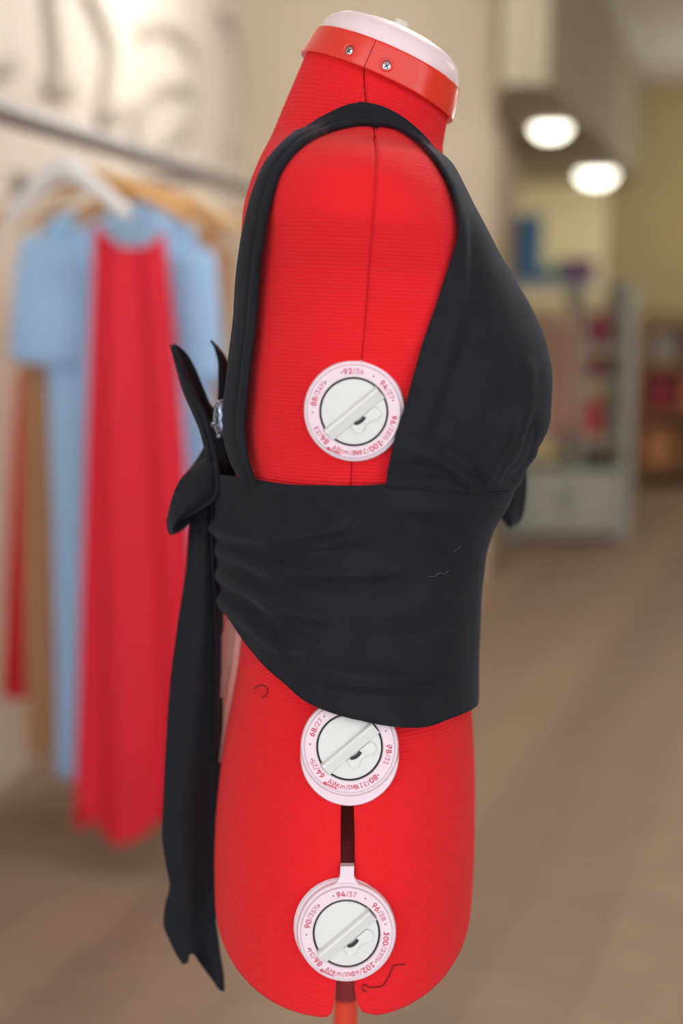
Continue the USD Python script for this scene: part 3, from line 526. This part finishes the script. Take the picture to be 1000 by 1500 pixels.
# ---------------------------------------------------------------- clothes rail, hangers and garments along the left wall
ra, rb_ = rail(1.2), rail(5.5)
cr = thing('clothes_rail', 'long grey clothes rail fixed along the cream wall at left', 'clothes rail', (ra + rb_) / 2 * [1, 1, 0])
obj('rail', tube([ra, (ra + rb_) / 2, rb_], .022, 16), 'rail_grey', cr)
for Y in (1.5, 3.4, 5.3):
    p = rail(Y); obj('bracket', [tube([p, p - V * .58], .010, 10), put(trimesh.creation.cylinder(.035, .012, sections=24), frame(p - V * .573, V))], 'rail_grey', cr)
def hanger(Y, label, mat, half=.20, drop=.075, turn=0.0, thick=.011, bar=False):
    p = rail(Y); q = math.cos(turn) * V + math.sin(turn) * U
    t = thing('clothes_hanger', label, 'hanger', p, group='hangers on the clothes rail')
    hz = p - [0, 0, .075]
    pts = [hz + q * s * half + np.array([0, 0, -drop * abs(s) ** 1.35 + .006 * math.cos(s * PI)]) for s in np.linspace(-1, 1, 25)]
    obj('arm', tube(pts, np.interp(np.linspace(-1, 1, 25), [-1, -.4, 0, .4, 1], [thick * .8, thick * 1.1, thick * 1.5, thick * 1.1, thick * .8]), 12), mat, t)
    a = np.linspace(-.45 * PI, 1.15 * PI, 18); hook = [hz + [0, 0, .006], hz + [0, 0, .045]] + [p + q * (.0215 * math.cos(x) ) + np.array([0, 0, .0215 * math.sin(x)]) for x in a]
    obj('hook', tube(hook, .0018, 8), 'hook_steel', t)
    if bar: obj('trouser_bar', tube([hz + q * -half * .9 - [0, 0, drop], hz + q * half * .9 - [0, 0, drop]], .006, 10), mat, t)
    return hz
def gown(name, label, cat, Y, mat, rows, depth=.05, folds_=7, seed=1, sleeves=None, group=None, turn=0., neck=None, z_hem_wave=.01, shift=0.):
    """a hanging garment: rows of (z, half width left, half width right)"""
    p = rail(Y) + V * shift; q = math.cos(turn) * V + math.sin(turn) * U; n2 = np.cross(q, [0, 0, 1]); t = thing(name, label, cat, [p[0], p[1], 0], group)
    rows = np.array(rows, float); zz = np.linspace(rows[0, 0], rows[-1, 0], 90); wl_, wr_ = np.interp(-zz, -rows[:, 0], rows[:, 1]), np.interp(-zz, -rows[:, 0], rows[:, 2])
    a = np.linspace(0, 2 * PI, 140, endpoint=False); u = (zz[0] - zz) / (zz[0] - zz[-1]); rg = np.random.default_rng(seed); ph = rg.uniform(0, 6, 4)
    X = np.where(np.cos(a)[None] > 0, wr_[:, None], wl_[:, None]) * np.sign(np.cos(a)) * np.abs(np.cos(a)) ** .8
    dp = depth * (.35 + .65 * np.minimum(1, u * 3))[:, None]; Yv = np.sin(a)[None] * dp * (1 + .0 * X)
    Yv = Yv + (.006 + .014 * u[:, None]) * np.sin(folds_ * a[None] + ph[0] + 1.5 * u[:, None]) * np.abs(np.sin(a)) ** .5 + .008 * np.sin(3 * a + ph[1])[None] * u[:, None]
    X = X * (1 + .03 * u[:, None] * np.sin(5 * a + ph[2])[None])
    Z = zz[:, None] + 0 * X + z_hem_wave * u[:, None] ** 6 * np.sin(4 * a + ph[3])[None]
    if neck: Z[:12] -= (neck[1] * np.exp(-(X[:12] / neck[0]) ** 4)) * np.linspace(1, .0, 12)[:, None]
    G = np.stack([p[0] + X * q[0] + Yv * n2[0], p[1] + X * q[1] + Yv * n2[1], Z], -1)
    inner = G.copy(); cc = np.array([p[0], p[1], 0]); inner[..., :2] += (cc[:2] - inner[..., :2]) * .02 
    obj('body', fixed(slab(G, inner, True)), mat, t, smooth=True)
    for (x0, z0, x1, z1, r0, r1) in sleeves or ():
        c = np.array([[p[0], p[1], 0] + q * (x0 + (x1 - x0) * s) + np.array([0, 0, z0 + (z1 - z0) * s + .03 * math.sin(PI * s)]) for s in np.linspace(0, 1, 14)])
        rr = np.interp(np.linspace(0, 1, 14), [0, .25, 1], [r0, (r0 + r1) / 2 * 1.05, r1]); m = tube(c, rr, 28); vv_ = m.vertices - np.repeat(np.vstack([c]), 28, 0).tolist() if False else None
        d = (m.vertices - [p[0], p[1], 0]) @ n2; m.vertices -= np.outer(d * .55, n2); obj('sleeve', m, mat, t, smooth=True)
    return t
hanger(2.50, 'orange wooden clothes hanger, empty, second on the rail from the left edge', 'wood_hanger', .20, .075, .12)
hanger(2.40, 'white plastic clothes hanger, empty, the only white one on the rail', 'white_plastic', .125, .075, -.05, .016)
hanger(2.60, 'pale wooden hanger just in front of the red dress', 'wood_pale', .20, .09, .0)
hanger(2.745, 'orange wooden hanger holding the red sleeveless dress', 'wood_hanger', .13, .05, 0, .012)
hanger(2.87, 'wooden hanger holding the light blue dress', 'wood_hanger', .2, .08)
hanger(2.99, 'wooden hanger holding the tan dress', 'wood_pale', .2, .08)
hanger(3.12, 'wooden hanger holding the flared red dress', 'wood_pale', .16, .08)
hanger(3.6, 'bare pale wooden hanger, farthest along the rail', 'wood_pale', .19, .09, .3)
def edges(Y, rows):                                           # (picture height, left, right) -> height and half widths about the rail
    out = []
    for py, l, r in rows:
        a, b = P(float(l), float(py), Y), P(float(r), float(py), Y); x = rail(Y)[0]; out.append((a[2], (x - a[0]) / V[0], (b[0] - x) / V[0]))
    return out
def arms(Y, rows):
    out = []
    for (ax, ay, bx_, by, r0, r1) in rows:
        a, b = P(float(ax), float(ay), Y), P(float(bx_), float(by), Y); x = rail(Y)[0]; out.append(((a[0] - x) / V[0], a[2], (b[0] - x) / V[0], b[2], r0, r1))
    return out
gown('red_dress', 'long red sleeveless dress hanging in front of the light blue dress', 'dress', 2.745, 'dress_red', edges(2.745, [(325, 136, 242), (350, 135, 244), (450, 131, 254), (600, 126, 268), (800, 118, 282), (1000, 111, 290), (1150, 105, 286), (1205, 104, 280)]), .035, 7, 3, neck=(.07, .055), z_hem_wave=.04)
gown('blue_dress', 'light blue short-sleeved long dress on the rail behind the red dress', 'dress', 2.87, 'dress_blue', edges(2.87, [(296, 150, 225), (312, 70, 272), (350, 50, 290), (540, 62, 312), (800, 72, 308), (1000, 78, 305), (1148, 80, 300)]), .03, 6, 5, sleeves=arms(2.87, [(78, 350, 62, 535, .08, .095), (275, 370, 292, 560, .065, .06)]))
gown('tan_dress', 'tan brown long dress on the rail behind the light blue dress', 'dress', 2.99, 'dress_tan', edges(2.99, [(292, 150, 230), (310, 60, 312), (380, 24, 345), (560, 18, 330), (800, 20, 310), (1118, 24, 300)]), .03, 6, 8)
gown('red_flared_dress', 'red flared dress at the left edge, partly behind the tan dress', 'dress', 3.12, 'dress_red', edges(3.12, [(292, 160, 230), (312, 80, 300), (420, 50, 330), (560, 12, 330), (800, 2, 330), (1038, -8, 330)]), .035, 8, 11)

# grey letters on the left wall
wo, wn = np.array([*wl(3.0), 0]), V
def on_wall(px, py, lift=.02):
    d = ray(px, py); t = ((wo + wn * lift - CAM) @ wn) / (d @ wn); return CAM + d * np.asarray(t)[..., None]
sign = thing('wall_sign', 'row of large grey letters mounted on the cream wall above the clothes rail', 'sign', on_wall(np.array(180.), np.array(100.), 0))
def stroke(paths, wpx=.04):
    out = []
    for q in paths:
        X = on_wall(*dense(q, 24).T); t = np.gradient(X, axis=0); t /= np.linalg.norm(t, axis=1, keepdims=True); s = np.cross(t, wn) * wpx / 2
        F = np.stack([X - s, X + s], 1) + wn * .012; out.append(fixed(slab(F, F - wn * .030)))
    return out
for paths in ([[(-30, 100), (-5, 95), (22, 100)]], [[(72, -20), (80, 40), (84, 90), (88, 132)], [(70, 122), (88, 132), (108, 134)]],
              [[(125, -20), (150, 30), (162, 75), (156, 130), (150, 175)], [(150, 172), (168, 168), (188, 160)]],
              [[(208, 52), (228, 36), (258, 46), (280, 72), (286, 110), (282, 160), (272, 200)], [(280, 130), (245, 126), (215, 150), (200, 190), (206, 222), (235, 215), (272, 178)]],
              [[(318, 14), (340, 40), (350, 90), (348, 150), (340, 225)]]):
    obj('letter', stroke(paths), 'letter_grey', sign, smooth=False)

# ---------------------------------------------------------------- the far right of the shop
for px, Y, lab in ((806, 6.1, 'round glowing ceiling lamp, the nearer upper one'), (873, 8.4, 'round glowing ceiling lamp, the farther lower one')):
    py = 197 if Y < 7 else 262; p = P(px, py, Y); p[2] = H + .8; r = .088 if Y < 7 else .122
    t = thing('ceiling_lamp', lab, 'lamp', p, 'round ceiling lamps')
    obj('base', move(trimesh.creation.cylinder(r * 1.05, .02, sections=40), p - [0, 0, .01]), 'white_plastic', t)
    obj('diffuser', move(revolve([(0, -.55), (.5, -.5), (.85, -.3), (1.0, 0), (0, 0)] * np.array([r, r * 1.15]), 40), p - [0, 0, .02]), 'lamp_glow', t)
# white display unit: end panel, low cupboard, shelves, hanging rod
YW = 6.7
def at(px, py, Y): return P(float(px), float(py), float(Y))
a, b = at(772, 690, YW), at(930, 400, YW); zt = at(900, 415, YW)[2]; zb = at(800, 690, YW)[2]; x0, x1 = at(772, 700, YW)[0], at(905, 700, YW)[0]
unit = thing('display_unit', 'white open shop display unit with a low cupboard at its foot', 'shelf', [(x0 + x1) / 2, YW + .25, 0])
obj('end_panel', move(cham((.05, .55, zt)), [x1 + .045, YW + .27, zt / 2]), 'unit_white', unit, smooth=False)
obj('end_panel', move(cham((.05, .55, zt)), [x0 - .085, YW + .27, zt / 2]), 'unit_white', unit, smooth=False)
obj('cupboard', move(cham((x1 - x0 + .1, .5, zb - .03)), [(x0 + x1) / 2 - .03, YW + .27, (zb - .03) / 2 + .03]), 'unit_white', unit, smooth=False)
dr = (x1 - x0 + .06) / 2
for k in range(2):
    do = obj('cupboard_door', move(cham((dr - .012, .018, zb - .09)), [x0 - .06 + dr * (k + .5), YW + .012, (zb - .03) / 2 + .03]), 'unit_white', unit, smooth=False)
    obj('handle', move(cham((.012, .02, .10)), [x0 - .06 + dr * (k + .5) + (dr * .38 if k == 0 else -dr * .38), YW - .006, zb * .62]), 'steel', do)
xs = at(852, 600, YW)[0]
obj('divider', move(cham((.025, .5, zt - zb)), [xs, YW + .28, (zt + zb) / 2]), 'unit_white', unit, smooth=False)
obj('top_board', move(cham((x1 - x0 + .17, .26, .03)), [(x0 + x1) / 2 - .02, YW + .42, zt]), 'unit_white', unit, smooth=False)
shelf_z = [at(870, y, YW)[2] for y in (645, 560, 510)]
for z in shelf_z: obj('shelf', move(cham((x1 - xs + .02, .5, .022)), [(xs + x1) / 2 + .01, YW + .28, z]), 'unit_white', unit, smooth=False)
rz = at(800, 425, YW)[2]; obj('hanging_rod', tube([(x0 - .085, YW + .25, rz), (xs, YW + .25, rz)], .012, 12), 'steel', unit)
def bag(z, px, w, h, d, mat, label):
    x = at(px, 600, YW)[0]; t = thing('handbag', label, 'bag', [x, YW + .2, z], 'handbags in the white unit'); c = cham((w, d, h), .02); v = c.subdivide().subdivide(); vv_ = v.vertices; vv_[:, 0] *= 1 - .18 * (vv_[:, 2] / h + .5); vv_[:, 1] *= 1 - .4 * (vv_[:, 2] / h + .5)
    obj('body', move(v, [x, YW + .2, z + h / 2]), mat, t, smooth=40); a_ = np.linspace(0, PI, 16); obj('handle', tube(np.column_stack([x + w * .28 * np.cos(a_), 0 * a_ + YW + .2, z + h * .97 + h * .38 * np.sin(a_)]), .008, 8), mat, t)
bag(zb, 872, .15, .09, .2, 'dark_navy', 'small dark handbag directly on the low white cupboard')
bag(shelf_z[0] + .011, 868, .17, .20, .18, 'bright_red', 'bright red handbag on the lowest shelf of the white unit')
bag(shelf_z[1] + .011, 876, .15, .11, .18, 'maroon', 'dark red handbag on the middle shelf of the white unit')
bag(shelf_z[2] + .011, 878, .16, .18, .2, 'maroon', 'dark red handbag on the upper shelf of the white unit')
def small_garment(px, mat, label, k, wd=.11, top=.02, ln=.78):
    x = at(px, 500, YW + .25)[0]; p = np.array([x, YW + .25, rz]); t = thing('hanging_blouse', label, 'blouse', p, 'blouses hanging in the white unit')
    a_ = np.linspace(0, 2 * PI, 60, endpoint=False); u = np.linspace(0, 1, 30)[:, None]; w = (.008 + .018 * np.minimum(1, u * 4) + .006 * u) * wd / .09; dd = .18 * np.minimum(1, .25 + u * 4)
    X = np.cos(a_)[None] * w * (1 + .2 * np.sin(4 * a_ + k)[None] * u); Yv = np.sin(a_)[None] * dd + .0 * w; Z = rz - .06 - ln * u + 0 * X + .02 * u ** 5 * np.sin(3 * a_ + k)[None]
    G = np.stack([x + X, p[1] + Yv, Z], -1); I = G.copy(); I[..., :2] += (p[:2] - I[..., :2]) * .04; obj('cloth', fixed(slab(G, I, True)), mat, t, smooth=True)
    obj('hook', tube([(x, p[1], rz - .08), (x, p[1], rz - .02), (x, p[1] + .018, rz), (x, p[1], rz + .02), (x, p[1] - .016, rz + .008)], .002, 6), 'hook_steel', t)
for k, (px, mat, lab, wd, ln) in enumerate(((760, 'sand_cloth', 'sand coloured blouse hanging in the white unit, leftmost of the row', .08, .70), (777, 'peach_cloth', 'peach blouse hanging in the white unit, second from the left', .09, .74), (794, 'sand_cloth', 'sand coloured blouse in the middle of the row in the white unit', .08, .72),
        (812, 'rose_cloth', 'rose pink blouse hanging in the white unit, second from the right', .10, .78), (834, 'peach_cloth', 'peach blouse hanging in the white unit, next to the bags', .09, .70))):
    small_garment(px, mat, lab, k * 1.7, wd, .02, ln)
# boxes on top of the unit
def carton(px, Y, z, w, h, d, mat, label, name='carton'):
    x = at(px, 400, Y)[0]; t = thing(name, label, 'box', [x, Y, z], 'boxes on top of the white unit'); obj('body', move(cham((w, d, h - .03), .004), [x, Y, z + (h - .03) / 2]), mat, t, smooth=False); obj('lid', move(cham((w + .008, d + .008, .03), .004), [x, Y, z + h - .015]), mat, t, smooth=False)
zt2 = zt + .015
carton(842, YW + .42, zt2, .17, .12, .24, 'purple_card', 'purple box on top of the white unit')
carton(802, YW + .42, zt2, .10, .09, .24, 'teal_card', 'grey-green box on top of the white unit')
carton(772, YW + .42, zt2, .12, .36, .24, 'blue_card', 'tall blue box on top of the white unit at its left end')
# wooden shelves with goods against the back wall at far right
YS = 8.75; sx0, sx1 = at(935, 600, YS)[0], 4.3; tz = at(950, 470, YS)[2]
ws = thing('wooden_shelf', 'brown wooden shelf unit against the back wall at far right', 'shelf', [(sx0 + sx1) / 2, YS + .2, 0])
for x in (sx0, (sx0 + sx1) / 2, sx1): obj('upright', move(cham((.035, .42, tz)), [x, YS + .22, tz / 2]), 'shelf_wood', ws, smooth=False)
zs = [.12, .5, .85, 1.15, tz]
for z in zs: obj('shelf_board', move(cham((sx1 - sx0, .42, .03)), [(sx0 + sx1) / 2, YS + .22, z]), 'shelf_wood', ws, smooth=False)
gl = ['orange', 'brown', 'grey', 'dark red']; gm = ['orange_card', 'brown_card', 'grey_card', 'maroon']
for r_, z in enumerate(zs[:-1]):
    for k in range(2):
        c_ = (r_ * 3 + k) % 4; x = sx0 + .17 + .27 * k; hh = (zs[r_ + 1] - z) * (.62 + .1 * ((r_ + k) % 2)); nm = ('lowest', 'second', 'third', 'top')[r_]
        t = thing('storage_box', f'{gl[c_]} storage box, {"left" if k == 0 else "right"} of the pair on the {nm} board of the wooden shelf', 'box', [x, YS + .2, z + .015], 'storage boxes on the wooden shelf')
        obj('body', move(cham((.22, .3, hh)), [x, YS + .2, z + .015 + hh / 2]), gm[c_], t, smooth=False); obj('lid', move(cham((.23, .31, .03)), [x, YS + .2, z + .015 + hh + .015]), gm[c_], t, smooth=False)
